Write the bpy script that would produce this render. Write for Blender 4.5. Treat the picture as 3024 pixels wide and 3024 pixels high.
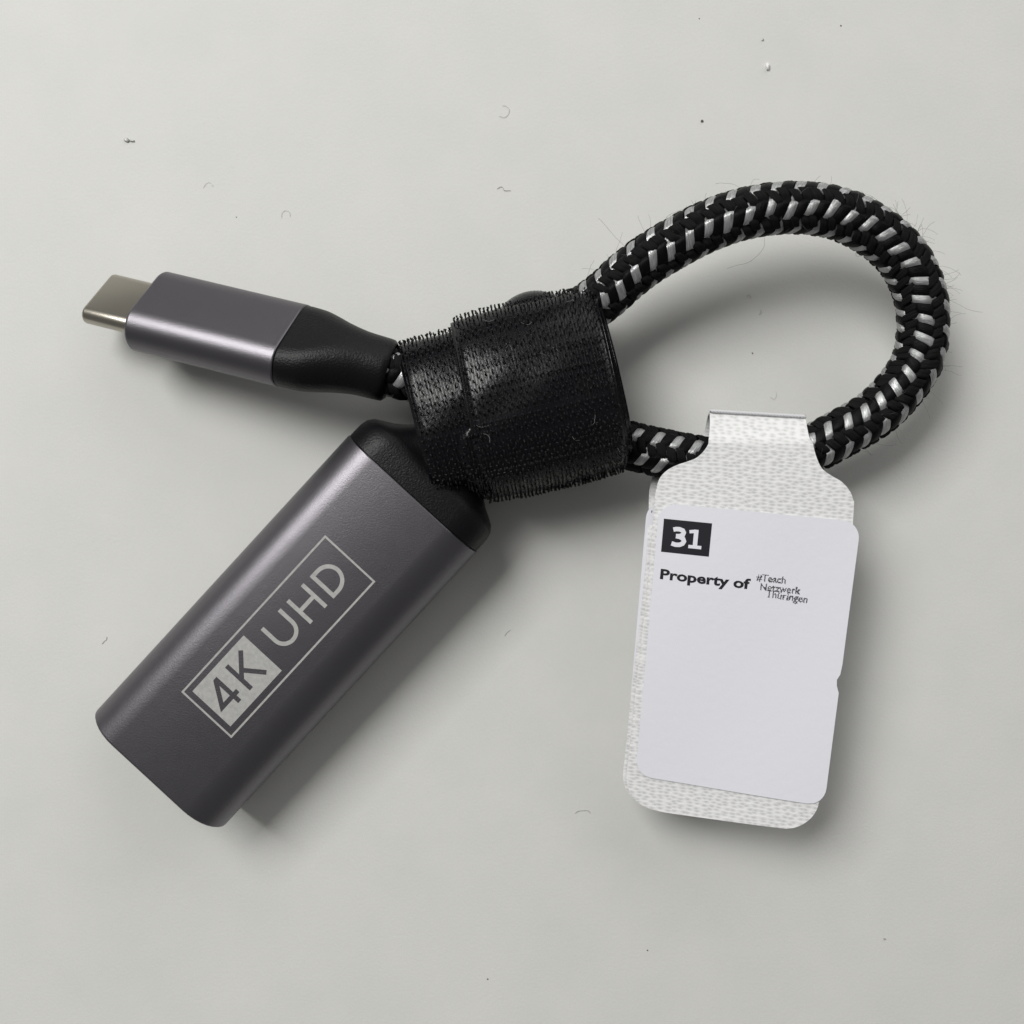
import bpy, bmesh, math, random
from mathutils import Vector, Matrix
random.seed(7)
for o in list(bpy.data.objects): bpy.data.objects.remove(o)
sc = bpy.context.scene
COL = sc.collection
MM = 0.001                       # everything below is laid out in millimetres

# ------------------------------------------------------------------ camera
H, F = 128.0, 2900.0             # camera height over the table (mm), focal length in photo pixels
cam = bpy.data.cameras.new('camera'); cam_o = bpy.data.objects.new('camera', cam); COL.objects.link(cam_o)
cam.sensor_width = 36; cam.lens = F / 3024 * 36
cam.clip_start = 0.005; cam.clip_end = 20
cam_o.location = (0, 0, H * MM)
sc.camera = cam_o

# ------------------------------------------------------------------ light
world = bpy.data.worlds.new('World'); sc.world = world; world.use_nodes = True
bg = world.node_tree.nodes['Background']
bg.inputs[0].default_value = (1.0, 0.99, 0.975, 1); bg.inputs[1].default_value = 0.16

def area(name, d, dist, sx, sy, power, col, aim=(0, 0, 0)):
    l = bpy.data.lights.new(name, 'AREA'); l.shape = 'RECTANGLE'; l.size = sx; l.size_y = sy
    l.energy = power; l.color = col
    o = bpy.data.objects.new(name, l); COL.objects.link(o)
    d = Vector(d).normalized(); o.location = Vector(aim) + d * dist
    o.rotation_euler = (-d).to_track_quat('-Z', 'Y').to_euler()
    return o
area('window_light', (-0.44, 0.46, 0.77), 0.75, 0.38, 0.34, 5.55, (1.0, 0.99, 0.965))

area('fill_light', (0.42, 0.80, 0.46), 1.4, 1.6, 0.9, 6.9, (1.0, 0.99, 0.975))  # added soft fill for ambient light and reflections, not a particular lamp

sc.view_settings.view_transform = 'Standard'; sc.view_settings.look = 'None'
sc.view_settings.exposure = 0; sc.view_settings.gamma = 1; sc.view_settings.use_curve_mapping = False

# ------------------------------------------------------------------ helpers
def at(px, py, z=0.0):
    """point of the place seen at photo pixel (px, py), at height z mm above the table (mm)"""
    k = (H - z) / F
    return Vector(((px - 1512) * k, (1512 - py) * k, z))

def link(name, me, mat=None, parent=None, smooth=True):
    o = bpy.data.objects.new(name, me); COL.objects.link(o)
    if mat is not None and not me.materials: me.materials.append(mat)
    if smooth:
        for p in me.polygons: p.use_smooth = True
    if parent is not None: o.parent = parent
    return o

def build(name, verts, faces, mat=None, parent=None, smooth=True, uvs=None, base=(0, 0, 0)):
    b = Vector(base)
    me = bpy.data.meshes.new(name)
    me.from_pydata([(Vector(v) - b) * MM for v in verts], [], faces)
    if uvs:
        lay = me.uv_layers.new(name='UVMap')
        for l in me.loops: lay.data[l.index].uv = uvs[l.vertex_index]
    me.update()
    return link(name, me, mat, parent, smooth)

def tag(o, label=None, cat=None, group=None, kind=None):
    if label: o['label'] = label
    if cat: o['category'] = cat
    if group: o['group'] = group
    if kind: o['kind'] = kind
    return o

def empty(name, loc):
    o = bpy.data.objects.new(name, None); COL.objects.link(o); o.location = Vector(loc) * MM
    o.empty_display_size = 0.005
    return o

def catmull(pts, n):
    """smooth chain through pts, n samples per span"""
    P = [Vector(p) for p in pts]; out = []
    for i in range(len(P) - 1):
        p1, p2 = P[i], P[i + 1]
        p0 = P[i - 1] if i else p1 * 2 - p2
        p3 = P[i + 2] if i + 2 < len(P) else p2 * 2 - p1
        for k in range(n):
            t = k / n
            out.append(0.5 * ((2 * p1) + (p2 - p0) * t + (2 * p0 - 5 * p1 + 4 * p2 - p3) * t * t + (3 * p1 - p0 - 3 * p2 + p3) * t ** 3))
    out.append(P[-1].copy())
    return out

def resample(pts, step):
    d = [0.0]
    for a, b in zip(pts, pts[1:]): d.append(d[-1] + (b - a).length)
    n = max(2, int(round(d[-1] / step))); out = []; j = 0
    for i in range(n + 1):
        s = d[-1] * i / n
        while j < len(d) - 2 and d[j + 1] < s: j += 1
        t = (s - d[j]) / max(1e-9, d[j + 1] - d[j])
        out.append(pts[j].lerp(pts[j + 1], t))
    return out

def rrect(w, t, r, nc=8, dome=0.0):
    """rounded rectangle outline, counter-clockwise"""
    r = min(r, w / 2 - 1e-4, t / 2 - 1e-4); pts = []
    for cx, cy, a0 in ((w / 2 - r, t / 2 - r, 0), (-w / 2 + r, t / 2 - r, 90), (-w / 2 + r, -t / 2 + r, 180), (w / 2 - r, -t / 2 + r, 270)):
        for k in range(nc + 1):
            a = math.radians(a0 + 90 * k / nc)
            pts.append((cx + r * math.cos(a), cy + r * math.sin(a)))
    return pts

class Loft:
    """rings of outline points; ring centre c, width axis y, thickness axis z"""
    def __init__(s): s.v = []; s.f = []; s.n = 0; s.rings = 0
    def ring(s, c, y, z, outline):
        s.n = len(outline)
        for a, b in outline: s.v.append(c + y * a + z * b)
        if s.rings:
            o = (s.rings - 1) * s.n
            for k in range(s.n):
                k2 = (k + 1) % s.n
                s.f.append((o + k, o + k2, o + s.n + k2, o + s.n + k))
        s.rings += 1
    def cap(s, first=False):
        o = 0 if first else (s.rings - 1) * s.n
        idx = list(range(o, o + s.n)); s.f.append(tuple(reversed(idx)) if first else tuple(idx))

def sharp(o, deg=35):
    me = o.data; me.update()
    bm = bmesh.new(); bm.from_mesh(me)
    bmesh.ops.recalc_face_normals(bm, faces=bm.faces)
    for e in bm.edges:
        if len(e.link_faces) == 2 and e.calc_face_angle(0) > math.radians(deg): e.smooth = False
    bm.to_mesh(me); bm.free()
    return o

# ------------------------------------------------------------------ materials
def mat(name, base, rough=0.5, metal=0.0, spec=0.5):
    m = bpy.data.materials.new(name); m.use_nodes = True
    b = m.node_tree.nodes['Principled BSDF']
    b.inputs['Base Color'].default_value = (*base, 1); b.inputs['Roughness'].default_value = rough
    b.inputs['Metallic'].default_value = metal; b.inputs['Specular IOR Level'].default_value = spec
    return m
def nd(m, t, **kw):
    n = m.node_tree.nodes.new(t)
    for k, v in kw.items():
        if k in n.inputs.keys(): n.inputs[k].default_value = v
        else: setattr(n, k, v)
    return n
def lk(m, a, b): m.node_tree.links.new(a, b)
def bsdf(m): return m.node_tree.nodes['Principled BSDF']
def coords(m, scale, kind='Object', rot=(0, 0, 0)):
    t = nd(m, 'ShaderNodeTexCoord'); mp = nd(m, 'ShaderNodeMapping')
    mp.inputs['Scale'].default_value = scale; mp.inputs['Rotation'].default_value = rot
    lk(m, t.outputs[kind], mp.inputs[0]); return mp.outputs[0]
def noise(m, vec, scale, detail=3, rough=0.6):
    n = nd(m, 'ShaderNodeTexNoise'); n.inputs['Scale'].default_value = scale
    n.inputs['Detail'].default_value = detail; n.inputs['Roughness'].default_value = rough
    lk(m, vec, n.inputs['Vector']); return n.outputs['Fac']
def bump(m, h, dist, strength=1.0, prev=None):
    b = nd(m, 'ShaderNodeBump'); b.inputs['Strength'].default_value = strength; b.inputs['Distance'].default_value = dist * MM
    lk(m, h, b.inputs['Height'])
    if prev is not None: lk(m, prev, b.inputs['Normal'])
    return b.outputs[0]
def ramp(m, fac, stops):
    r = nd(m, 'ShaderNodeValToRGB'); e = r.color_ramp.elements
    while len(e) < len(stops): e.new(0.5)
    for el, (p, c) in zip(e, stops): el.position = p; el.color = (*c, 1)
    lk(m, fac, r.inputs[0]); return r.outputs[0]

K3 = (1000, 1000, 1000)          # object coordinates in millimetres
# table: matt off-white laminate with a faint orange-peel grain
M_table = mat('off_white_laminate', (0.60, 0.60, 0.57), 0.65, 0, 0.15)
v = coords(M_table, K3)
c = ramp(M_table, noise(M_table, v, 0.09, 4, 0.55), [(0.32, (0.588, 0.592, 0.570)), (0.70, (0.614, 0.614, 0.594))])
lk(M_table, c, bsdf(M_table).inputs['Base Color'])
b1 = bump(M_table, noise(M_table, v, 2.6, 4, 0.65), 0.035, 0.8)
lk(M_table, bump(M_table, noise(M_table, v, 0.35, 2, 0.5), 0.05, 0.25, b1), bsdf(M_table).inputs['Normal'])

def anodised(name, base, rough):
    m = mat(name, base, rough, 0.92)
    v = coords(m, K3)
    lk(m, bump(m, noise(m, v, 5.5, 3, 0.75), 0.032, 0.65), bsdf(m).inputs['Normal'])
    r = nd(m, 'ShaderNodeMapRange'); r.inputs['To Min'].default_value = rough - 0.02; r.inputs['To Max'].default_value = rough + 0.03
    lk(m, noise(m, v, 0.6, 3), r.inputs[0]); lk(m, r.outputs[0], bsdf(m).inputs['Roughness'])
    return m
M_body = anodised('grey_anodised_aluminium', (0.140, 0.134, 0.147), 0.36)
M_etch = mat('laser_etched_aluminium', (0.40, 0.40, 0.385), 0.62, 0.25)
vv = coords(M_etch, K3)
lk(M_etch, ramp(M_etch, noise(M_etch, vv, 2.2, 4), [(0.3, (0.33, 0.33, 0.32)), (0.7, (0.42, 0.42, 0.405))]), bsdf(M_etch).inputs['Base Color'])
M_plug = mat('nickel_plated_steel', (0.41, 0.385, 0.335), 0.28, 1.0)
vv = coords(M_plug, (900, 900, 900))
lk(M_plug, bump(M_plug, noise(M_plug, vv, 6, 2), 0.006, 0.4), bsdf(M_plug).inputs['Normal'])
M_dark = mat('black_plastic', (0.008, 0.008, 0.009), 0.4)
M_rubber = mat('black_textured_rubber', (0.004, 0.004, 0.005), 0.40, 0, 0.20)
vv = coords(M_rubber, K3)
vo = nd(M_rubber, 'ShaderNodeTexVoronoi'); vo.inputs['Scale'].default_value = 3.6; lk(M_rubber, vv, vo.inputs['Vector'])
lk(M_rubber, bump(M_rubber, noise(M_rubber, vv, 4.5, 2, 0.5), 0.07, 0.7, bump(M_rubber, vo.outputs['Distance'], 0.03, 0.4)), bsdf(M_rubber).inputs['Normal'])

def yarn(name, base, rough, spec, sheen=0.0, metal=0.0):
    """filament bundle: fine lines that run along the strand (UV v runs along it)"""
    m = mat(name, base, rough, metal, spec)
    v = coords(m, (4.5, 0.35, 1), 'UV')
    n = noise(m, v, 2.2, 3, 0.6)
    lk(m, bump(m, n, 0.09, 0.8), bsdf(m).inputs['Normal'])
    k = [x * 0.5 for x in base]; q = [min(1, x * 1.4) for x in base]
    lk(m, ramp(m, n, [(0.3, k), (0.7, q)]), bsdf(m).inputs['Base Color'])
    if sheen: bsdf(m).inputs['Sheen Weight'].default_value = sheen
    return m
M_silver = yarn('silver_grey_yarn', (0.36, 0.37, 0.37), 0.32, 0.6, metal=0.6)
M_black = yarn('black_yarn', (0.0025, 0.0025, 0.003), 0.42, 0.09)
M_black2 = yarn('black_matt_yarn', (0.009, 0.0088, 0.009), 0.75, 0.06)
M_fibre = mat('loose_grey_filament', (0.10, 0.10, 0.10), 0.45)

# strap: glossy woven nylon base, moulded hooks
M_strap = mat('black_woven_nylon', (0.003, 0.003, 0.0045), 0.22, 0, 0.30)
v = coords(M_strap, (1, 1, 1), 'UV')
br = nd(M_strap, 'ShaderNodeTexBrick'); br.offset = 0.5
for k, val in (('Scale', 1.0), ('Mortar Size', 0.09), ('Mortar Smooth', 0.7), ('Brick Width', 1.15), ('Row Height', 0.36)): br.inputs[k].default_value = val
sw = nd(M_strap, 'ShaderNodeMapping'); sw.inputs['Rotation'].default_value = (0, 0, math.pi / 2); lk(M_strap, v, sw.inputs[0]); lk(M_strap, sw.outputs[0], br.inputs['Vector'])
lk(M_strap, bump(M_strap, br.outputs['Fac'], 0.10, 0.8, bump(M_strap, noise(M_strap, v, 3.0, 3), 0.05, 0.4)), bsdf(M_strap).inputs['Normal'])
M_hook = mat('black_nylon_hooks', (0.004, 0.004, 0.0045), 0.30, 0, 0.25)

# fabric of the tag: white woven tape whose open weave shows as grey dashes
M_tape = mat('white_woven_tape', (0.74, 0.74, 0.75), 0.65, 0, 0.35)
v = coords(M_tape, (1, 1, 1), 'UV')
mp = nd(M_tape, 'ShaderNodeMapping'); mp.inputs['Scale'].default_value = (1.08, 2.4, 1); mp.inputs['Rotation'].default_value = (0, 0, 0.04); lk(M_tape, v, mp.inputs[0])
vo = nd(M_tape, 'ShaderNodeTexVoronoi'); vo.voronoi_dimensions = '2D'; vo.inputs['Scale'].default_value = 1.0; vo.inputs['Randomness'].default_value = 0.62; lk(M_tape, mp.outputs[0], vo.inputs['Vector'])
mul = nd(M_tape, 'ShaderNodeMath', operation='MULTIPLY_ADD'); lk(M_tape, noise(M_tape, v, 1.1, 3), mul.inputs[0]); mul.inputs[1].default_value = 0.55; lk(M_tape, vo.outputs['Distance'], mul.inputs[2])
lk(M_tape, ramp(M_tape, mul.outputs[0], [(0.32, (0.545, 0.55, 0.555)), (0.56, (0.65, 0.65, 0.65)), (0.85, (0.74, 0.74, 0.745))]), bsdf(M_tape).inputs['Base Color'])
lk(M_tape, bump(M_tape, mul.outputs[0], 0.10, 0.6), bsdf(M_tape).inputs['Normal'])
M_paper = mat('white_label_paper', (0.705, 0.708, 0.76), 0.6, 0, 0.3)
v = coords(M_paper, K3)
lk(M_paper, bump(M_paper, noise(M_paper, v, 0.9, 5, 0.65), 0.06, 0.5), bsdf(M_paper).inputs['Normal'])
M_ink = mat('black_print', (0.012, 0.011, 0.016), 0.6, 0, 0.3)
M_halftone = mat('grey_halftone_print', (0.05, 0.05, 0.06), 0.6, 0, 0.3)

# ------------------------------------------------------------------ tabletop
tv = [(-400, -400, 0), (400, -400, 0), (400, 400, 0), (-400, 400, 0), (-400, -400, -22), (400, -400, -22), (400, 400, -22), (-400, 400, -22)]
tag(build('tabletop', tv, [(0, 1, 2, 3), (7, 6, 5, 4), (0, 4, 5, 1), (1, 5, 6, 2), (2, 6, 7, 3), (3, 7, 4, 0)], M_table, smooth=False), kind='structure')

# ------------------------------------------------------------------ the adapter: USB-C plug, braided cable, HDMI socket
adapter = tag(empty('video_adapter', (0, 12, 0)), 'grey aluminium USB-C to HDMI adapter with short black and silver braided cable', 'adapter')
AB = (0, 12, 0)
def part(name, v, f, m, parent=None, **kw): return build(name, v, f, m, parent or adapter, base=AB, **kw)

# --- USB-C end: lies with its tip low and rolled away from the viewer
UF, UB, UE = at(443, 917, 4.9), at(868, 1021, 8.2), at(1155, 1097, 8.9)
ax = (UB - UF).normalized()
wv = Vector((-ax.y, ax.x, 0)).normalized()            # towards the top of the picture
zv = ax.cross(wv).normalized()
ROLL = math.radians(35)
yw = (wv * math.cos(ROLL) - zv * math.sin(ROLL)); zw = (zv * math.cos(ROLL) + wv * math.sin(ROLL))
L = (UB - UF).length
UW, UT = 12.0, 6.1
lo = Loft()
lo.ring(UF + ax * 0.3, yw, zw, rrect(UW - 3.2, UT - 3.0, 1.4)); 
lo.ring(UF + ax * 0.02, yw, zw, rrect(UW - 0.9, UT - 0.8, 2.6))
lo.ring(UF + ax * 0.10, yw, zw, rrect(UW - 0.35, UT - 0.3, 2.85))
lo.ring(UF + ax * 0.35, yw, zw, rrect(UW, UT, 3.0))
for x in (0.45, 0.7) + tuple(0.7 + (L - 1.2) * i / 6 for i in range(1, 7)) + (L - 0.25, L - 0.1): lo.ring(UF + ax * x, yw, zw, rrect(UW, UT, 3.0))
lo.ring(UB, yw, zw, rrect(UW - 0.2, UT - 0.2, 2.9)); lo.ring(UB - ax * 0.02, yw, zw, rrect(UW - 1.0, UT - 1.0, 2.4))
lo.cap(True); lo.cap()
sharp(part('plug_housing', lo.v, lo.f, M_body), 50)
# metal shell of the plug, hollow, with its tongue
lo = Loft(); PW, PT, PL = 8.3, 2.45, 7.1
for x, d in ((0.6, 0), (-PL + 0.35, 0), (-PL + 0.12, 0.10), (-PL, 0.34), (-PL + 0.05, 0.62), (-PL + 0.3, 0.66), (0.0, 0.66)):
    lo.ring(UF + ax * x, yw, zw, rrect(PW - d, PT - d, 1.2))
lo.cap()
plug = sharp(part('plug_shell', lo.v, lo.f, M_plug), 60)
lo = Loft()
for x in (0.0, -PL + 1.2): lo.ring(UF + ax * x, yw, zw, rrect(6.6, 0.7, 0.2, 3))
lo.cap(True); lo.cap()
part('contact_tongue', lo.v, lo.f, M_dark, plug, smooth=False)
# strain relief of the plug
path = catmull([UB - ax * 2, UB - ax * 0.05, UB.lerp(UE, 0.5) + Vector((0, 0, 0.35)), UE], 16)[16:]
N = len(path); lo = Loft()
prof = [(0, 11.75, 5.9, 2.9), (0.08, 11.8, 6.1, 3.0), (0.24, 11.4, 6.5, 3.2), (0.36, 10.4, 6.9, 3.4), (0.5, 9.1, 7.2, 3.55), (0.7, 8.0, 7.3, 3.6), (0.93, 7.7, 7.35, 3.65), (0.98, 7.45, 7.15, 3.5), (1.0, 6.8, 6.6, 3.2)]
pcv = catmull([Vector((a[0] * 20, a[1], a[2])) for a in prof], 12)
def pint(prof, t):
    t *= 20
    for a, b in zip(pcv, pcv[1:]):
        if t <= b.x:
            q = a.lerp(b, max(0, min(1, (t - a.x) / max(1e-6, b.x - a.x)))); return q.y, q.z, min(q.y, q.z) / 2 * 0.985
    return prof[-1][1:]
for i, p in enumerate(path):
    t = i / (N - 1); d = (path[min(i + 1, N - 1)] - path[max(i - 1, 0)]).normalized()
    y2 = (yw - d * yw.dot(d)).normalized(); z2 = d.cross(y2)
    w, th, r = pint(prof, t); lo.ring(p, y2, z2, rrect(w, th, r))
for s_ in (6.4, 5.4): lo.ring(UE - d * 0.25, y2, z2, rrect(s_, s_, s_ / 2))
lo.cap(True); lo.cap()
sharp(part('strain_relief', lo.v, lo.f, M_rubber), 60)
USB_DIR = d.copy()

# --- HDMI end: flat box lying on the table
HA = Vector((0.678, 0.735, 0)).normalized(); HP = Vector((HA.y, -HA.x, 0)); HZ = Vector((0, 0, 1))
HW, HT, HR = 21.2, 11.2, 4.9
pit = math.radians(1.2); HAx = (HA * math.cos(pit) + HZ * math.sin(pit)); HZx = HP.cross(HAx).normalized(); HZx = HZx if HZx.z > 0 else -HZx
H0 = HP * -10.45 + Vector((0, 0, HT / 2 + 0.12)) - HA * 52.6 * 1.0
def hp(al, p=0.0, z=0.0): return H0 + HAx * (al + 52.6) + HP * p + HZx * z      # al: along the axis as from the origin
lo = Loft()
lo.ring(hp(-52.2), HP, HZx, rrect(HW - 3.0, HT - 3.0, HR - 1.4)); lo.ring(hp(-52.60), HP, HZx, rrect(HW - 1.4, HT - 1.4, HR - 0.7))
lo.ring(hp(-52.60), HP, HZx, rrect(HW - 0.36, HT - 0.36, HR - 0.15)); lo.ring(hp(-52.42), HP, HZx, rrect(HW, HT, HR))
for x in (-52.3, -52.0) + tuple(-52 + 45 * i / 10 for i in range(1, 11)) + (-6.75, -6.6): lo.ring(hp(x), HP, HZx, rrect(HW, HT, HR))
lo.ring(hp(-6.5), HP, HZx, rrect(HW - 0.2, HT - 0.2, HR)); lo.ring(hp(-6.52), HP, HZx, rrect(HW - 1.2, HT - 1.2, HR - 0.6)); lo.ring(hp(-7.6), HP, HZx, rrect(HW - 1.2, HT - 1.2, HR - 0.6))
lo.cap()
body = sharp(part('socket_housing', lo.v, lo.f, M_body), 50)
lo = Loft()
lo.ring(hp(-52.25), HP, HZx, rrect(HW - 2.6, HT - 2.6, HR - 1.2)); lo.ring(hp(-52.25), HP, HZx, [(a, b) for a, b in rrect(15.2, 5.6, 0.6)])
lo.ring(hp(-44.0), HP, HZx, rrect(15.0, 5.4, 0.6)); lo.cap()
sk = part('hdmi_socket', lo.v, lo.f, M_dark, smooth=False)
lo = Loft()
for x in (-44.0, -50.8): lo.ring(hp(x), HP, HZx, rrect(11.5, 1.6, 0.2, 3))
lo.cap(); part('contact_tongue', lo.v, lo.f, M_dark, sk, smooth=False)
# moulded strain relief: full width collar, then a waisted neck that runs out into the cable
lo = Loft()
hprof = [(-7.3, 20.0, 10.0, 4.3), (-6.42, 20.0, 10.0, 4.3), (-6.40, 20.95, 10.9, 4.8), (-4.6, 20.9, 10.85, 4.9), (-3.7, 20.5, 10.6, 4.9), (-3.0, 19.4, 10.1, 4.6), (-2.5, 17.8, 9.3, 4.2),
         (-1.8, 15.2, 8.5, 3.9), (-0.7, 12.4, 8.0, 3.8), (0.8, 10.2, 7.6, 3.7), (2.6, 8.8, 7.3, 3.6), (5.0, 8.0, 7.2, 3.55), (6.6, 7.8, 7.2, 3.5), (6.9, 7.0, 6.6, 3.2), (6.9, 5.4, 5.4, 2.6)]
for al, w, th, r in hprof:
    lo.ring(hp(al), HP, HZx, rrect(w, th, r))
lo.cap(True); lo.cap()
sharp(part('socket_strain_relief', lo.v, lo.f, M_rubber), 42)

# etched marking on the top face (text reads along the axis; +q is down the letters)
ZP = HT / 2
def flat(name, polys, lift, m, parent):
    v, f = [], []
    for k_, poly in enumerate(polys):
        o = len(v)
        for al, p in poly[:4] if len(poly) > 4 else poly: v.append(hp(al, p + 10.45, ZP + lift + (poly[4] * 0.004 if len(poly) > 4 else 0)))
        poly = poly[:4]
        f.append(tuple(range(o, o + len(poly))))
    ob = part(name, v, f, m, parent, smooth=False)
    bm = bmesh.new(); bm.from_mesh(ob.data)
    for fc in bm.faces:
        fc.normal_update()
        if fc.normal.z < 0: fc.normal_flip()
    bm.to_mesh(ob.data); bm.free(); return ob
def strokes(chains, w):
    """quads of width w along chains of points, joined with mitred ends"""
    out = []
    for ci, ch in enumerate(chains):
        P = [Vector((a, b, 0)) for a, b in ch]; Ls, Rs = [], []
        closed = (P[0] - P[-1]).length < 1e-6
        n = len(P)
        for i in range(n):
            if closed: a, b = P[(i - 1) % (n - 1)], P[(i + 1) % (n - 1) if i < n - 1 else 1]
            else: a, b = P[max(i - 1, 0)], P[min(i + 1, n - 1)]
            d1 = (P[i] - a).normalized() if (P[i] - a).length > 1e-9 else (b - P[i]).normalized()
            d2 = (b - P[i]).normalized() if (b - P[i]).length > 1e-9 else d1
            n1 = Vector((-d1.y, d1.x, 0)); n2 = Vector((-d2.y, d2.x, 0)); m_ = (n1 + n2).normalized()
            k = w / 2 / max(0.35, m_.dot(n1)); Ls.append(P[i] + m_ * k); Rs.append(P[i] - m_ * k)
        for i in range(n - 1):
            out.append([(q.x, q.y) for q in (Ls[i], Ls[i + 1], Rs[i + 1], Rs[i])] + [ci])
    return out
a0, a1, q0, q1 = -42.05, -16.95, -14.25, -6.4
flat('etched_frame', strokes([[(a0, q0), (a1, q0), (a1, q1), (a0, q1), (a0, q0)]], 0.24), 0.012, M_etch, body)
plate = flat('etched_panel', [[(-41.2, -13.45), (-32.15, -13.45), (-32.15, -7.3), (-41.2, -7.3)]], 0.012, M_etch, body)
ct, cb = -12.4, -8.55                       # cap line and base line
def arc(cx, cy, rx, ry, d0, d1, n=14):
    return [(cx + rx * math.cos(math.radians(d0 + (d1 - d0) * i / n)), cy + ry * math.sin(math.radians(d0 + (d1 - d0) * i / n))) for i in range(n + 1)]
sw_ = 0.50
U = [[(-30.05, ct)] + arc(-28.55, cb - 1.72, 1.5, 1.47, 180, 0)[0:0] + [(-30.05, cb - 1.72)] + arc(-28.55, cb - 1.72, 1.5, 1.47, 180, 0, 16)[1:-1] + [(-27.05, cb - 1.72), (-27.05, ct)]]
Hc = [[(-25.55, ct), (-25.55, cb)], [(-23.0, ct), (-23.0, cb)], [(-25.3, (ct + cb) / 2), (-23.25, (ct + cb) / 2)]]
mid = (ct + cb) / 2; ry = (cb - ct) / 2 - sw_ / 2
D = [[(-21.45, ct + sw_ / 2), (-20.6, ct + sw_ / 2)] + arc(-20.6, mid, 1.75, ry, -90, 90, 18)[1:-1] + [(-20.6, cb - sw_ / 2), (-21.45, cb - sw_ / 2)], [(-21.45, ct), (-21.45, cb)]]
for ch in (U, Hc, D): flat('etched_letter', strokes(ch, sw_), 0.012, M_etch, body)
four = [[(-38.25, ct - 0.1), (-38.25, cb + 0.05)], [(-38.35, ct + 0.1), (-40.2, -9.55), (-37.45, -9.55)]]
kay = [[(-36.2, ct - 0.1), (-36.2, cb + 0.05)], [(-33.7, ct - 0.1), (-36.1, -10.15)], [(-35.35, -10.85), (-33.55, cb + 0.05)]]
for ch in (four, kay): flat('panel_letter', strokes(ch, 0.56), 0.024, M_body, body)

# --- braided cable
def z3(x, y, z): return at(1700 + x / 1.61, 500 + y / 1.61, z)
HE = hp(6.4)
cpts = [UE - USB_DIR * 0.6, UE + USB_DIR * 2.5, at(1345, 1122, 8.4), at(1500, 1078, 8.1), at(1620, 1005, 8.0), at(1700, 938, 8.2), z3(140, 600, 8.7), z3(245, 506, 9.4), z3(372, 412, 10.1), z3(610, 280, 11.0), z3(830, 206, 11.5),
        z3(1055, 183, 11.4), z3(1250, 212, 11.1), z3(1425, 298, 10.6), z3(1560, 425, 10.0), z3(1633, 580, 9.5), z3(1653, 735, 9.0), z3(1625, 905, 8.6),
        z3(1545, 1035, 8.3), z3(1425, 1157, 8.0), z3(1270, 1250, 7.7), at(2360, 1340, 7.3), at(2230, 1366, 7.0), at(2090, 1362, 6.6), at(1945, 1336, 6.2), at(1841, 1311, 5.9),
        at(1720, 1270, 5.7), at(1610, 1215, 5.7), at(1520, 1195, 5.8), HE + HAx * 3.2, HE - HAx * 0.5]
CR = 2.95
cl = resample(catmull(cpts, 24), 0.18)
NC = len(cl)
CLEN = sum((b - a).length for a, b in zip(cl, cl[1:])); DS = CLEN / (NC - 1)
tan = [(cl[min(i + 1, NC - 1)] - cl[max(i - 1, 0)]).normalized() for i in range(NC)]
upv, sidev = [], []
for i in range(NC):
    t = tan[i]; u = (HZ - t * t.z).normalized(); upv.append(u); sidev.append(u.cross(t))     # side: to the left of travel = outside of the loop
def cpos(s, th, r):
    """s mm along the cable, th angle from the top towards the outside of the loop, r radius"""
    x = min(max(s / DS, 0), NC - 1.001); i = int(x); k = x - i
    p = cl[i].lerp(cl[i + 1], k); u = upv[i].lerp(upv[i + 1], k); w = sidev[i].lerp(sidev[i + 1], k)
    return p + u * (r * math.cos(th)) + w * (r * math.sin(th))
# core
v, f = [], []; nr = 20; st = 4
idx = list(range(0, NC, st))
for a, i in enumerate(idx):
    for k in range(nr): v.append(cpos(i * DS, 2 * math.pi * k / nr, CR - 0.42))
    if a:
        for k in range(nr): f.append(((a - 1) * nr + k, (a - 1) * nr + (k + 1) % nr, a * nr + (k + 1) % nr, a * nr + k))
cable = part('cable', v, f, M_black)
# strands: one set winds each way; the first set floats over the other in five bands round the cable
NSTR, PITCH = 6, 7.3
PER = 2 * math.pi / 5
def lift(th):
    """+1 where the first set lies on top, -1 where it dives under"""
    x = ((th / PER + 0.5) % 1.0) - 0.5
    x = abs(x) * 2                       # 0 centre of the float, 1 centre of the dive
    t = max(0, min(1, (x - 0.44) / 0.28)); t = t * t * (3 - 2 * t)
    return 1 - 2 * t
def strand(k, sgn, m, width, r0):
    th0 = 2 * math.pi * k / NSTR
    n = int(CLEN / PITCH * 64); v, f, uv = [], [], []; nw = 6 if sgn > 0 else 10
    for i in range(n + 1):
        s = CLEN * i / n
        tw = math.radians(-17 - 17 * max(0, min(1, (s - 70) / 50)))      # the braid turns slowly along the cable
        hel = sgn * 2 * math.pi * s / PITCH + th0
        th = hel + tw
        l = lift(hel + 0.10 * math.sin(s * 0.83 + k * 1.9) + 0.06 * math.sin(s * 2.31 + k)) * sgn
        jit = 0.06 * math.sin(s * 0.7 + k * 2.1) + 0.04 * math.sin(s * 1.9 + k) + 0.02 * math.sin(s * 4.3 + k)
        for j in range(nw + 1):
            q = (j / nw - 0.5) * 2
            r = r0 + 0.17 * l + (0.13 * (1 - q * q) if sgn > 0 else 0.11 * (1 - q * q) + 0.05 * abs(math.sin(math.pi * q))) + 0.006 * math.sin(j * 4.1 + k)
            ds = q * width / 2 * (1 + 0.06 * math.sin(s * 2.9 + k * 1.3)) + jit
            v.append(cpos(s + ds, th, r)); uv.append((j / nw * 1.2 + k * 7.0 + (50 if sgn < 0 else 0), s * 2.7))
        if i:
            for j in range(nw): a = (i - 1) * (nw + 1) + j; f.append((a, a + 1, a + nw + 2, a + nw + 1))
    return part('braid_strand', v, f, m, cable, uvs=uv)
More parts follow.
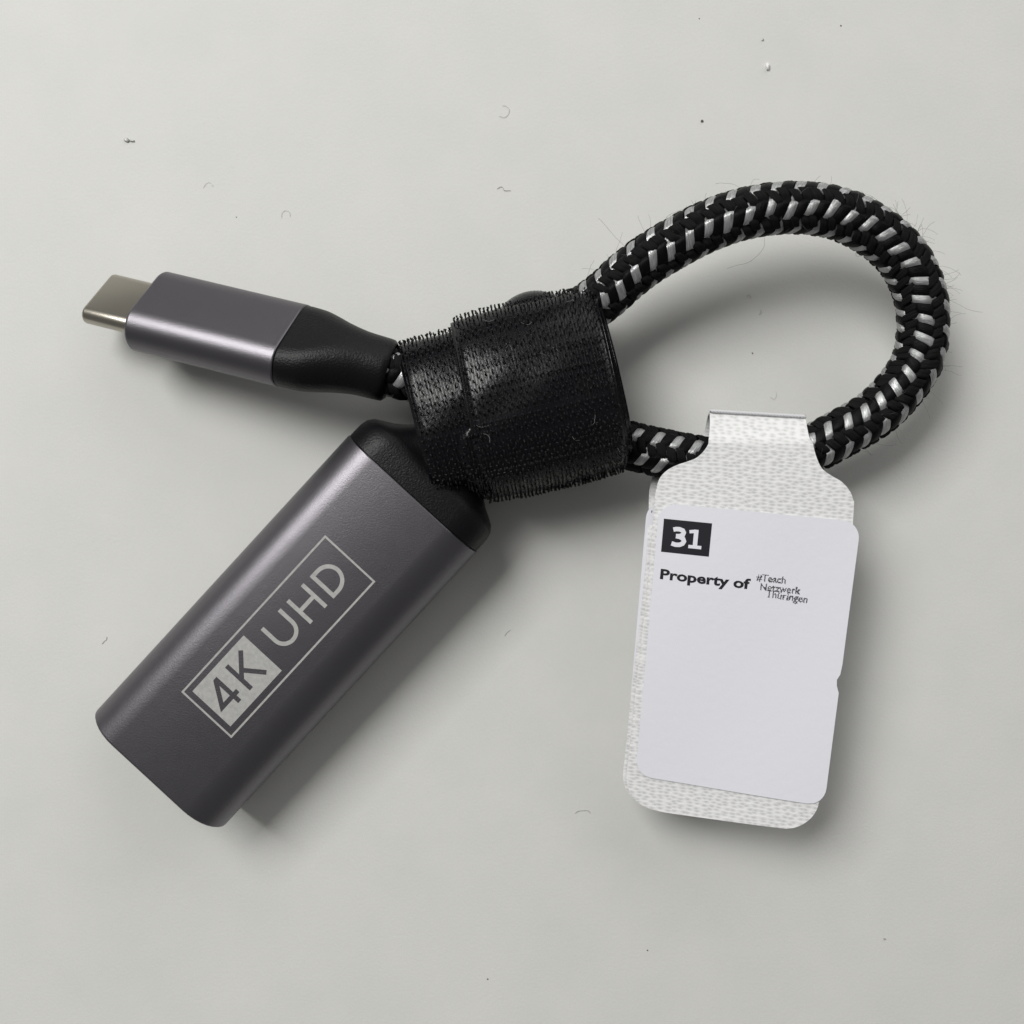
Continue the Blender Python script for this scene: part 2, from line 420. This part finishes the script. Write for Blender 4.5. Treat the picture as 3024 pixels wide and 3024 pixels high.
for k in range(NSTR):
    strand(k, 1, M_silver if k % 2 == 0 else M_black, 1.06 if k % 2 == 0 else 1.3, CR - 0.20)
for k in range(NSTR):
    strand(k, -1, M_black2, 1.10, CR - 0.15)

# loose filaments that stand off the braid
def tube_chain(v, f, pts, r, ns=4):
    o = len(v); n = len(pts)
    for i, p in enumerate(pts):
        t = (pts[min(i + 1, n - 1)] - pts[max(i - 1, 0)]).normalized()
        a = t.cross(Vector((0.31, 0.2, 0.93))).normalized(); b = t.cross(a)
        rr = r * (1 if 0 < i < n - 1 else 0.6)
        for k in range(ns): v.append(p + a * (rr * math.cos(2 * math.pi * k / ns)) + b * (rr * math.sin(2 * math.pi * k / ns)))
    for i in range(n - 1):
        for k in range(ns): f.append((o + i * ns + k, o + i * ns + (k + 1) % ns, o + (i + 1) * ns + (k + 1) % ns, o + (i + 1) * ns + k))
v, f = [], []
rnd = random.Random(21)
def fibre(s, th, ln, out, r=0.017):
    p = cpos(s, th, CR + 0.05); e = cpos(s, th, CR + 1) - cpos(s, th, CR); t = tan[min(NC - 1, int(s / DS))]
    d = (e * out + t * rnd.uniform(-1, 1)).normalized(); pts = [p - e * 0.4]
    cv = Vector((rnd.uniform(-1, 1), rnd.uniform(-1, 1), rnd.uniform(-0.5, 0.5)))
    n = 12
    for i in range(n):
        d = (d + cv * (0.22 * ln / 4) + Vector((rnd.uniform(-1, 1), rnd.uniform(-1, 1), rnd.uniform(-0.4, 0.4))) * 0.20).normalized()
        pts.append(pts[-1] + d * (ln / n))
    pts = [q if q.z > 0.1 else Vector((q.x, q.y, 0.1)) for q in pts]
    tube_chain(v, f, catmull(pts, 3), r)
loop0, loop1 = 0.19 * CLEN, 0.70 * CLEN
for i in range(90):
    s = rnd.uniform(loop0, loop1); o_ = rnd.random() < 0.6
    th = rnd.uniform(1.0, 1.8) if o_ else rnd.uniform(-1.9, 1.9)
    fibre(s, th, rnd.choice((0.8, 1.2, 1.6, 2.2, 3.0)), rnd.uniform(0.1, 1.0), 0.013)
for i in range(26):                       # the frayed patch on the right hand bend
    s = CLEN * rnd.uniform(0.43, 0.53); fibre(s, rnd.uniform(1.1, 1.7), rnd.uniform(1.5, 5.0), rnd.uniform(0.2, 1.0), 0.014)
for s, th, ln in ((0.245, 1.4, 5), (0.30, 1.5, 3), (0.345, 1.5, 4.5), (0.35, -1.4, 7), (0.40, -1.3, 4), (0.46, -1.4, 3.5), (0.66, 1.0, 2)): fibre(CLEN * s, th, ln, 1.0, 0.016)
tag(part('loose_fibre', v, f, M_fibre, cable), kind='stuff')

# ------------------------------------------------------------------ hook-and-loop strap round the two cable ends
SB = (3.1, 14.3, 0)
strap_root = tag(empty('cable_strap', SB), 'black hook-and-loop strap wound round both ends of the braided cable', 'strap')
SA = Vector((0.974, 0.227, 0)).normalized(); SN = Vector((-SA.y, SA.x, 0))
SC = at(1582, 1168, 7.6)
def spart(name, v, f, m, parent=None, **kw): return build(name, v, f, m, parent or strap_root, base=SB, **kw)
def section(phi, grow):
    """outline of the wound bundle, phi from +SN (top of picture) over the top"""
    b, c, e = 9.6 + grow, 6.2 + grow, 2.4
    cs, sn = math.cos(phi), math.sin(phi)
    n = b * math.copysign(abs(cs) ** (2 / e), cs); z = c * math.copysign(abs(sn) ** (2 / e), sn)
    if sn > 0: z -= 0.7 * math.sin(2 * phi) * sn            # fuller over the lower cable
    return n, z
def ribbon(name, ph0, ph1, grow, off, tilt, width, thick, m, ends=(0, 0), n_per=150, hooks=None, wav=0.0):
    """ribbon round the bundle; grow, off, tilt: functions of phi; ends: rounding radius of each end"""
    n = int(abs(ph1 - ph0) / (2 * math.pi) * n_per); nw = 14
    cen, nor = [], []
    fine = [(ph0 + (ph1 - ph0) * i / 4000, section(ph0 + (ph1 - ph0) * i / 4000, grow(ph0 + (ph1 - ph0) * i / 4000))) for i in range(4001)]
    acc = [0.0]
    for (_, p), (_, q) in zip(fine, fine[1:]): acc.append(acc[-1] + math.hypot(q[0] - p[0], q[1] - p[1]))
    j = 0
    for i in range(n + 1):                      # even steps along the wound tape
        while j < 4000 and acc[j] < acc[-1] * i / n - 1e-9: j += 1
        cen.append(fine[j])
    arcl = [0.0]
    for i in range(n): arcl.append(arcl[-1] + math.hypot(cen[i + 1][1][0] - cen[i][1][0], cen[i + 1][1][1] - cen[i][1][1]))
    for i in range(n + 1):
        p, q = cen[max(i - 1, 0)][1], cen[min(i + 1, n)][1]
        t = Vector((q[0] - p[0], q[1] - p[1])).normalized(); sg = 1 if ph1 > ph0 else -1
        nor.append(Vector((t.y, -t.x)) * sg)
    tot = arcl[-1]
    def pos(i, u, h=0.0):
        ph, (nn, z) = cen[i]; no = nor[i]; a = off(ph) + u
        edge = wav * (abs(u) / (width / 2)) ** 3
        hh = h - edge
        w = (SC + SA * (a + tilt(ph) * nn) + SN * (nn + no.x * hh) + HZ * (z + no.y * hh))
        if w.z < 0.06: w.z = 0.06 + max(0, h) * 0.05
        return w
    def half(i):
        hw = width / 2
        for r, d in ((ends[0], arcl[i]), (ends[1], tot - arcl[i])):
            if r and d < r: hw -= r - math.sqrt(max(0, r * r - (r - d) ** 2))
        return max(hw, 0.4)
    v, f, uv = [], [], []
    for i in range(n + 1):
        hw = half(i)
        for j in range(nw + 1):
            u = (j / nw - 0.5) * 2 * hw
            v.append(pos(i, u, 0.04 * math.sin(arcl[i] * 0.9 + u * 0.7))); uv.append((u, arcl[i]))
        if i:
            for j in range(nw): a = (i - 1) * (nw + 1) + j; f.append((a, a + 1, a + nw + 2, a + nw + 1))
    ob = spart(name, v, f, m, uvs=uv)
    md = ob.modifiers.new('thickness', 'SOLIDIFY'); md.thickness = thick * MM; md.offset = 0
    if hooks is not None:
        hv, hf = hooks; rr = random.Random(5)
        cols = int(width / 0.95); row = 0; s = 0.5
        i = 0
        while s < tot - 0.4:
            while i < n - 1 and arcl[i + 1] < s: i += 1
            ph, (nn, z) = cen[i]
            if z > -4.6:
                for c in range(cols):
                    u = (c + 0.5 + 0.5 * (row % 2)) * 0.95 - width / 2
                    if abs(u) > half(i) - 0.35 or rr.random() < 0.05: continue
                    u += rr.uniform(-0.06, 0.06); k = 0.5 * rr.uniform(-1, 1)
                    p0 = pos(i, u, thick * 0.4); up = (pos(i, u, 1.0) - pos(i, u, 0.0)).normalized()
                    sd = (SA * k + (pos(min(i + 1, n), u) - pos(max(i - 1, 0), u)).normalized() * (1 if row % 4 < 2 else -1)).normalized()
                    hgt = rr.uniform(0.48, 0.68)
                    tube_chain(hv, hf, [p0, p0 + up * hgt * 0.62, p0 + up * hgt + sd * 0.10 + SA * rr.uniform(-0.12, 0.12), p0 + up * hgt * 0.93 + sd * 0.27, p0 + up * hgt * 0.70 + sd * 0.33], 0.095, 4)
            row += 1; s += 0.60
    return ob
def smooth01(x): x = max(0, min(1, x)); return x * x * (3 - 2 * x)
TAU = 2 * math.pi
hv, hf = [], []
# first turn: further left, tighter; visible over the top then hidden
ribbon('inner_turn', -0.9, 4.4, lambda p: 0.0, lambda p: -6.2, lambda p: -0.03, 17.2, 0.42, M_strap, hooks=(hv, hf), wav=0.25)
# rounded strap end lying between the turns
ribbon('strap_end', 1.75, 4.3, lambda p: 0.80, lambda p: -1.6, lambda p: 0.015, 17.5, 0.42, M_strap, ends=(2.4, 0), hooks=(hv, hf), wav=0.3)
# outer turn, all the way round, overlapping itself underneath
ribbon('outer_turn', -1.5, 4.9, lambda p: 1.35 + 0.30 * (p + 1.5) / 6.4, lambda p: 0.35, lambda p: 0.03, 17.6, 0.42, M_strap, hooks=(hv, hf), wav=0.45)
# right edge of a deeper layer
ribbon('deeper_turn', -0.6, 4.3, lambda p: 0.35, lambda p: 1.0, lambda p: 0.012, 17.6, 0.42, M_strap, wav=0.5)
rb = random.Random(9)
for i in range(110):                             # hooks on the slack loop
    q, a = rb.uniform(-0.95, 0.95), rb.uniform(0.9, 2.6)
    d = 3.9 * (1 - q * q) ** 0.6 * math.sin(a) ** 0.6
    p0 = SC + SA * (1.7 + 4.8 * q) + SN * (8.4 + d) + HZ * (-1.0 - 3.6 * math.cos(a)); up = (SN + SA * q * 0.8 + HZ * (-math.cos(a) + 0.2)).normalized()
    tube_chain(hv, hf, [p0 - up * 0.1, p0 + up * 0.35, p0 + up * 0.45 + SA * 0.12], 0.09, 4)
tag(spart('hook', hv, hf, M_hook), kind='stuff')
# slack loop of the strap that bulges out behind the upper edge
v, f, uv = [], [], []; n = 24; nw = 24
for i in range(n + 1):
    a = math.pi * i / n
    for j in range(nw + 1):
        q = (j / nw - 0.5) * 2
        d = 3.9 * max(0, 1 - q * q) ** 0.6 * max(0, math.sin(a)) ** 0.6
        v.append(SC + SA * (1.7 + 4.8 * q) + SN * (8.4 + d) + HZ * (-1.0 - 3.6 * math.cos(a))); uv.append((q * 4, a * 3))
    if i:
        for j in range(nw): k = (i - 1) * (nw + 1) + j; f.append((k, k + 1, k + nw + 2, k + nw + 1))
ob = spart('slack_loop', v, f, M_strap, uvs=uv); md = ob.modifiers.new('thickness', 'SOLIDIFY'); md.thickness = 0.45 * MM
# lint caught on the strap
v, f = [], []
rl = random.Random(3)
for i in range(16):
    ph = rl.uniform(0.3, 2.8); nn, z = section(ph, 1.9); u = rl.uniform(-8, 9)
    p = SC + SA * u + SN * nn + HZ * z; d = Vector((rl.uniform(-1, 1), rl.uniform(-1, 1), rl.uniform(-0.2, 0.2))); pts = [p]
    for k in range(7):
        d = (d + Vector((rl.uniform(-1, 1), rl.uniform(-1, 1), 0)) * 0.6).normalized(); pts.append(pts[-1] + d * 0.22)
    tube_chain(v, f, catmull(pts, 2), 0.009)
M_lint = mat('pale_lint', (0.46, 0.46, 0.45), 0.5)
tag(spart('lint', v, f, M_lint), kind='stuff')

# ------------------------------------------------------------------ the tag hung on the cable
TL, TR, BL, BR = at(1947, 1484, 10.2), at(2541, 1541, 11.8), at(1876, 2289, 8.0), at(2432, 2378, 10.4)
TB = tuple((TL + BR) / 2 * 1.0); TB = (TB[0], TB[1], 0)
tag_root = tag(empty('cable_tag', TB), 'white woven cable tag with printed paper label numbered 31, folded round the cable', 'tag')
def tp(name, v, f, m, parent=None, **kw): return build(name, v, f, m, parent or tag_root, base=TB, **kw)
TN = (TR - TL).cross(TL - BL).normalized()
if TN.z < 0: TN = -TN
def patch(u, v_): return TL * ((1 - u) * (1 - v_)) + TR * (u * (1 - v_)) + BL * ((1 - u) * v_) + BR * (u * v_)
def proj(p): k = F / (H - p.z); return 1512 + p.x * k, 1512 - p.y * k
def uv_of(px, py):
    u, w = 0.5, 0.5
    for _ in range(12):
        x, y = proj(patch(u, w)); e = 1e-3
        xu, yu = proj(patch(u + e, w)); xv, yv = proj(patch(u, w + e))
        a, b, c_, d_ = (xu - x) / e, (xv - x) / e, (yu - y) / e, (yv - y) / e
        det = a * d_ - b * c_; rx, ry_ = px - x, py - y
        u += (d_ * rx - b * ry_) / det; w += (-c_ * rx + a * ry_) / det
    return u, w
LWm, LHm = (TR - TL).length, (BL - TL).length
left = [(2106, 1214), (2104, 1250), (2098, 1290), (2086, 1322), (2060, 1350), (2030, 1363), (2000, 1373), (1970, 1389), (1948, 1413), (1938, 1445), (1932, 1485), (1915, 1700), (1880, 2010), (1857, 2230), (1850, 2290), (1856, 2330), (1874, 2360), (1905, 2383), (1945, 2396), (1990, 2404)]
right = [(2396, 1231), (2397, 1262), (2398, 1295), (2403, 1325), (2413, 1358), (2428, 1385), (2455, 1405), (2485, 1423), (2508, 1449), (2518, 1475), (2520, 1510), (2502, 1760), (2462, 2060), (2434, 2270), (2420, 2350), (2413, 2385), (2396, 2412), (2372, 2431), (2345, 2442), (2318, 2445)]
lu = [Vector((*uv_of(*p), 0)) for p in left]; ru = [Vector((*uv_of(*p), 0)) for p in right]
lus, rus = catmull(lu, 5), catmull(ru, 5)
VF = (lu[0].y + ru[0].y) / 2                       # v of the fold
vc = uv_of(2240, 1366)[1]                          # v where the cable runs
def hcurve(pts, x):
    if x <= pts[0][0]: return pts[0][1]
    for a, b in zip(pts, pts[1:]):
        if x <= b[0]: k = (x - a[0]) / (b[0] - a[0]); k = k * k * (3 - 2 * k); return a[1] + (b[1] - a[1]) * k
    return pts[-1][1]
def fold_h(w, front):
    d = (w - VF) * LHm                             # mm below the fold
    dc = (vc - VF) * LHm
    if front:
        return -3.3 * math.sqrt(max(0, 1 - min(1, d / 3.4) ** 0.9)) if d < 3.4 else 0.0
    if d < 2.6: return -3.3 - 3.2 * math.sqrt(max(0, 1 - (1 - d / 2.6) ** 2))
    return hcurve([(2.6, -6.5), (dc + 0.6, -6.7), (dc + 9.5, -0.62), (99, -0.62)], d)
def crisp(ob): md = ob.modifiers.new('crisp_edges', 'EDGE_SPLIT'); md.split_angle = math.radians(40)
def tag_sheet(name, front, du, m, n=22):
    v, f, uv = [], [], []
    for i, (a, b) in enumerate(zip(lus, rus)):
        for j in range(n + 1):
            p = a.lerp(b, j / n); w = (a.y + b.y) / 2
            k = smooth01((w - VF) / 0.25)
            q = patch(p.x + du * k, p.y) + TN * fold_h(w, front)
            q += TN * (0.18 * math.sin(p.x * 5 + 1) * math.sin(p.y * 4) * k)
            if q.z < 0.4: q.z = 0.4
            v.append(q); uv.append((p.x * LWm, p.y * LHm))
        if i:
            for j in range(n): k = (i - 1) * (n + 1) + j; f.append((k, k + n + 1, k + n + 2, k + 1))
    ob = tp(name, v, f, m, uvs=uv); md = ob.modifiers.new('thickness', 'SOLIDIFY'); md.thickness = 0.22 * MM; md.offset = 0; crisp(ob)
    return ob
tag_sheet('front_flap', True, 0.0, M_tape)
tag_sheet('back_flap', False, -0.018, M_tape)
# corded yarn along the fold
v, f = [], []
e0, e1 = patch(*lus[0].xy) + TN * -3.2, patch(*rus[0].xy) + TN * -3.2
for k in range(2):
    pts = []
    for i in range(161):
        t = i / 160; a = t * 2 * math.pi * 15 + k * math.pi
        pts.append(e0.lerp(e1, t) + HZ * (0.13 * math.sin(a) + 0.25) + SN * (0.12 * math.cos(a) + 0.12))
    tube_chain(v, f, pts, 0.13, 5)
tp('fold_cord', v, f, mat('grey_white_cord', (0.60, 0.60, 0.62), 0.6))
# paper labels
def outline_uv(w, h, r, x0=0.0, y0=0.0, nick=False):
    pts = []
    for cx, cy, a0_ in ((w - r, r, -90), (w - r, h - r, 0), (r, h - r, 90), (r, r, 180)):
        for k in range(9):
            a = math.radians(a0_ + 90 * k / 8); pts.append((cx + r * math.cos(a), cy + r * math.sin(a)))
        if nick and a0_ == -90:
            for y, d in ((h * 0.50, 0.0), (h * 0.535, -0.10), (h * 0.555, -0.42), (h * 0.575, -0.34), (h * 0.60, 0.0)): pts.append((w + d, y))
    return [(x + x0, y + y0) for x, y in pts]
def sheet(name, outline, lift_, m, parent=None, du=0.0, thick=0.10, flipz=1):
    """a rounded sheet laid on the tag, as rows of points so that it bends with it; outline in mm from the label corner"""
    ys = sorted(set(round(y, 4) for _, y in outline)); ymin, ymax = ys[0], ys[-1]
    rows = [ymin]
    for y in sorted(set([ymin + (ymax - ymin) * i / 40 for i in range(41)] + ys)):
        if y - rows[-1] > 0.07: rows.append(y)
    rows[-1] = ymax
    v, f = [], []; nx = 16; prev = None
    for y in rows:
        xs = []
        for (xa, ya), (xb, yb) in zip(outline, outline[1:] + outline[:1]):
            if abs(ya - yb) < 1e-9:
                if abs(y - ya) < 1e-3: xs += [xa, xb]
            elif min(ya, yb) - 1e-3 <= y <= max(ya, yb) + 1e-3: xs.append(xa + (xb - xa) * max(0, min(1, (y - ya) / (yb - ya))))
        a, b = min(xs), max(xs); o = len(v)
        for j in range(nx + 1):
            x = a + (b - a) * j / nx; u, w = x / LWm + du, y / LHm
            q = patch(u, w) + TN * (lift_ + 0.18 * math.sin(u * 5 + 1) * math.sin(w * 4))
            v.append(q)
        if prev is not None:
            for j in range(nx): f.append((prev + j, o + j, o + j + 1, prev + j + 1))
        prev = o
    ob = tp(name, v, f, m, parent)
    if thick: md = ob.modifiers.new('thickness', 'SOLIDIFY'); md.thickness = thick * MM; md.offset = 0; crisp(ob)
    return ob
label = sheet('paper_label', outline_uv(LWm, LHm, 2.1, nick=True), 0.24, M_paper)
back = sheet('back_paper_label', outline_uv(LWm, LHm - 2.2, 2.0), -0.86, M_paper, du=-0.058)
# printing on the label, positions in mm from its top left corner
def on_label(x, y, l=0.31):
    u, w = x / LWm, y / LHm
    return patch(u, w) + TN * (l + 0.18 * math.sin(u * 5 + 1) * math.sin(w * 4))
def quad_grid(name, x0, y0, x1, y1, m, l=0.31, n=8):
    v, f = [], []
    for i in range(n + 1):
        for j in range(n + 1): v.append(on_label(x0 + (x1 - x0) * j / n, y0 + (y1 - y0) * i / n, l))
    for i in range(n):
        for j in range(n): k = i * (n + 1) + j; f.append((k, k + n + 1, k + n + 2, k + 1))
    return tp(name, v, f, m, label, smooth=False)
def text(name, s, x, y, size, m, width=None, bold=0.0, l=0.31, shear=0.0, ang=0.0, parent=None, halftone=None, jag=0.0):
    cu = bpy.data.curves.new(name, 'FONT'); cu.body = s; cu.size = 1.0; cu.offset = bold; cu.resolution_u = 3; cu.shear = shear
    to = bpy.data.objects.new(name, cu); COL.objects.link(to)
    dg = bpy.context.evaluated_depsgraph_get(); dg.update()
    me = bpy.data.meshes.new_from_object(to.evaluated_get(dg)); bpy.data.objects.remove(to); bpy.data.curves.remove(cu)
    bm = bmesh.new(); bm.from_mesh(me); bpy.data.meshes.remove(me)
    bmesh.ops.triangulate(bm, faces=bm.faces)
    xs = [q.co.x for q in bm.verts]; x_lo, x_hi = min(xs), max(xs)
    sx = (width / (x_hi - x_lo)) if width else size
    ca, sa = math.cos(ang), math.sin(ang)
    v = []; rj = random.Random(len(s))
    bm.verts.ensure_lookup_table()
    for q in bm.verts:
        lx, ly = (q.co.x - x_lo) * sx, q.co.y * size
        if jag: lx += rj.uniform(-jag, jag); ly += rj.uniform(-jag, jag)
        v.append((x + lx * ca + ly * sa, y - ly * ca + lx * sa))
    f = [tuple(a.index for a in fc.verts) for fc in bm.faces]
    bm.free()
    if halftone:
        # dots on a slanted screen wherever the letters would be inked
        tris = [[v[i] for i in fc] for fc in f]
        def inside(px, py):
            for a, b, c_ in tris:
                d1 = (px - b[0]) * (a[1] - b[1]) - (a[0] - b[0]) * (py - b[1]); d2 = (px - c_[0]) * (b[1] - c_[1]) - (b[0] - c_[0]) * (py - c_[1]); d3 = (px - a[0]) * (c_[1] - a[1]) - (c_[0] - a[0]) * (py - a[1])
                if not ((d1 < 0 or d2 < 0 or d3 < 0) and (d1 > 0 or d2 > 0 or d3 > 0)): return True
            return False
        vv_, ff_ = [], []; g = halftone; x0, x1 = min(a[0] for a in v), max(a[0] for a in v); y0, y1 = min(a[1] for a in v), max(a[1] for a in v)
        r_ = 0
        yy = y0
        while yy <= y1:
            xx = x0 + (g / 2 if r_ % 2 else 0)
            while xx <= x1:
                if inside(xx, yy):
                    o = len(vv_)
                    for k in range(6): vv_.append((xx + g * 0.47 * math.cos(k * math.pi / 3), yy + g * 0.47 * math.sin(k * math.pi / 3)))
                    ff_.append(tuple(range(o, o + 6)))
                xx += g
            yy += g * 0.62; r_ += 1
        v, f = vv_, ff_
    return tp(name, [on_label(a, b, l) for a, b in v], f, m, parent or label, smooth=False)
def lab(px, py): u, w = uv_of(px, py); return u * LWm, w * LHm
x0, y0 = lab(1960, 1531); x1, y1 = lab(2092, 1643)
box = quad_grid('number_box', x0, y0, x1, y1, M_ink)
def glyph(name, chains, w, m, l, parent):
    v, f = [], []
    for poly in strokes(chains, w):
        o = len(v); v += [on_label(a, b, l + poly[4] * 0.004) for a, b in poly[:4]]; f.append((o, o + 1, o + 2, o + 3))
    return tp(name, v, f, m, parent, smooth=False)
bw, bh = x1 - x0, y1 - y0
def gx(fx, fy): return (x0 + bw * fx, y0 + bh * fy)
tw_ = bw * 0.092
three = [[gx(0.215, 0.30), gx(0.27, 0.275), gx(0.34, 0.27), gx(0.41, 0.30), gx(0.435, 0.36), gx(0.42, 0.43), gx(0.36, 0.475), gx(0.28, 0.485)],
         [gx(0.28, 0.485), gx(0.37, 0.50), gx(0.435, 0.55), gx(0.455, 0.62), gx(0.43, 0.69), gx(0.37, 0.735), gx(0.29, 0.745), gx(0.20, 0.715)]]
one = [[gx(0.69, 0.235), gx(0.69, 0.73)], [gx(0.555, 0.755), gx(0.825, 0.755)], [gx(0.55, 0.315), gx(0.69, 0.28)]]
glyph('number', three, tw_, M_paper, 0.345, label)
glyph('number', one[:1], tw_, M_paper, 0.345, label); glyph('number', one[1:], bh * 0.10, M_paper, 0.350, label)
xb, yb = lab(1948, 1707); xe, ye = lab(2213, 1738)
text('lettering', 'Property of', xb, yb, 1.66, M_ink, width=math.hypot(xe - xb, ye - yb), bold=0.033, ang=math.atan2(ye - yb, xe - xb), jag=0.012)
for s, p0, p1 in (('#Teach', (2231, 1714), (2319, 1723)), ('Netzwerk', (2243, 1741), (2362, 1755)), ('Thüringen', (2260, 1762), (2383, 1780))):
    xb, yb = lab(*p0); xe, ye = lab(*p1)
    text('logo_lettering', s, xb, yb, 1.22, M_halftone, width=math.hypot(xe - xb, ye - yb), ang=math.atan2(ye - yb, xe - xb), bold=0.014, halftone=0.135)
# fragments of print on the strip of back label that shows
v, f = [], []
for px, py, w_, h_ in ((1927, 1512, 4, 9), (1922, 1560, 5, 8), (1916, 1607, 9, 10), (1910, 1695, 7, 12), (1912, 1660, 3, 16), (1897, 1800, 4, 14)):
    o = len(v); cx, cy = px, py
    for dx, dy in ((-w_ / 2, h_ / 2), (w_ / 2, h_ / 2 - 3), (w_ / 2 - 1, -h_ / 2), (-w_ / 2 + 1, -h_ / 2 + 2)):
        u, w = uv_of(cx + dx - 1, cy + dy); v.append(patch(u, w) - TN * 0.78)
    f.append((o, o + 1, o + 2, o + 3))
tp('print_fragment', v, f, M_halftone, back, smooth=False)

# ------------------------------------------------------------------ crumbs and lint on the table
DUST = 'crumbs and lint lying on the tabletop'
M_grain = mat('clear_white_grain', (0.80, 0.80, 0.79), 0.18); bsdf(M_grain).inputs['Transmission Weight'].default_value = 0.1
M_flake = mat('grey_translucent_flake', (0.36, 0.36, 0.35), 0.3)
M_speck = mat('dark_speck', (0.09, 0.085, 0.08), 0.7)
M_hair = mat('grey_lint', (0.33, 0.33, 0.32), 0.6)
def grain(name, px, py, sx, sy, sz, rot, m, label_, cat):
    c_ = at(px, py, 0); rg = random.Random(int(px)); bm = bmesh.new()
    bmesh.ops.create_icosphere(bm, subdivisions=2, radius=1)
    for q in bm.verts:
        k = 1 + rg.uniform(-0.16, 0.16)
        x, y, z = (math.copysign(abs(a) ** 0.7, a) * k for a in q.co)
        x, y = x * sx, y * sy; q.co = Vector((x * math.cos(rot) - y * math.sin(rot), x * math.sin(rot) + y * math.cos(rot), z * sz + sz * 0.8)) * MM
    me = bpy.data.meshes.new(name); bm.to_mesh(me); bm.free()
    o = link(name, me, m, None, smooth=False); o.location = c_ * MM
    return tag(o, label_, cat, DUST)
def hair(name, pts, r, label_, m=M_hair):
    P = [at(x, y, 0.06 + 0.05 * (i % 2)) for i, (x, y) in enumerate(pts)]; b = (P[0].x, P[0].y, 0); v, f = [], []
    tube_chain(v, f, catmull(P, 6), r * 0.66, 5)
    o = build(name, v, f, m, base=b); o.location = Vector(b) * MM
    return tag(o, label_, 'lint', DUST)
grain('crumb', 2265, 198, 0.24, 0.46, 0.26, 0.15, M_grain, 'clear white grain above the cable loop near the top edge', 'crumb')
grain('crumb', 374, 414, 0.34, 0.26, 0.14, -0.4, M_flake, 'grey curled flake on the table above the USB-C plug', 'crumb')
grain('crumb', 391, 416, 0.34, 0.13, 0.12, -0.15, M_flake, 'thin grey sliver touching the curled flake above the USB-C plug', 'crumb')
grain('speck', 2073, 358, 0.17, 0.14, 0.10, 0.2, M_speck, 'dark speck above left of the cable loop', 'speck')
for px, py, s, t in ((2483, 76, 0.08, 'tiny dark speck near the top edge, rightmost of the specks there'), (2065, 55, 0.06, 'tiny dark speck near the top edge, straight above the bigger dark speck'), (2252, 118, 0.14, 'tiny pale speck just above the clear white grain'),
                    (1440, 2891, 0.08, 'tiny dark speck at the bottom edge below the adapter'), (1912, 2806, 0.08, 'tiny dark speck below the white tag'), (2612, 2772, 0.12, 'tiny grey speck in the lower right corner area'), (698, 640, 0.08, 'tiny grey speck left of a curl of lint above the USB-C plug'),
                    (2222, 1043, 0.08, 'tiny brown speck on the table inside the cable loop')):
    grain('speck', px, py, s, s * 1.2, s * 0.6, px, M_flake if 'pale' in t or 'grey' in t else M_speck, t, 'speck')
hair('lint_fibre', [(1473, 343), (1490, 346), (1502, 336), (1503, 322), (1494, 313), (1484, 312)], 0.030, 'curled grey fibre at the top centre of the table', M_lint)
hair('lint_fibre', [(1468, 558), (1476, 552), (1484, 553), (1488, 561), (1497, 563), (1508, 562)], 0.045, 'wavy grey fibre between the plug and the cable loop')
hair('lint_fibre', [(600, 556), (606, 544), (616, 539), (626, 544), (629, 552)], 0.026, 'faint arched fibre above the USB-C housing', M_lint)
hair('lint_fibre', [(832, 644), (832, 630), (842, 622), (854, 626), (857, 640)], 0.026, 'faint ring of lint above the USB-C strain relief', M_lint)
hair('lint_fibre', [(1698, 2402), (1708, 2395), (1722, 2394), (1736, 2394), (1744, 2402)], 0.040, 'thin dark fibre left of the bottom of the white tag')
hair('lint_fibre', [(301, 1902), (308, 1893), (314, 1889), (315, 1880)], 0.040, 'short bent fibre left of the HDMI housing')
hair('lint_fibre', [(1490, 1878), (1497, 1868), (1508, 1860)], 0.035, 'short fibre between the HDMI housing and the white tag', M_lint)
hair('lint_fibre', [(2204, 876), (2212, 870), (2219, 880)], 0.035, 'tiny hooked fibre inside the cable loop below its top')
hair('lint_fibre', [(2242, 930), (2248, 922), (2246, 914)], 0.040, 'short grey fibre in the middle of the cable loop')
hair('lint_fibre', [(2274, 1172), (2286, 1178), (2294, 1166), (2290, 1155)], 0.025, 'faint curl of lint inside the loop above the tag', M_lint)
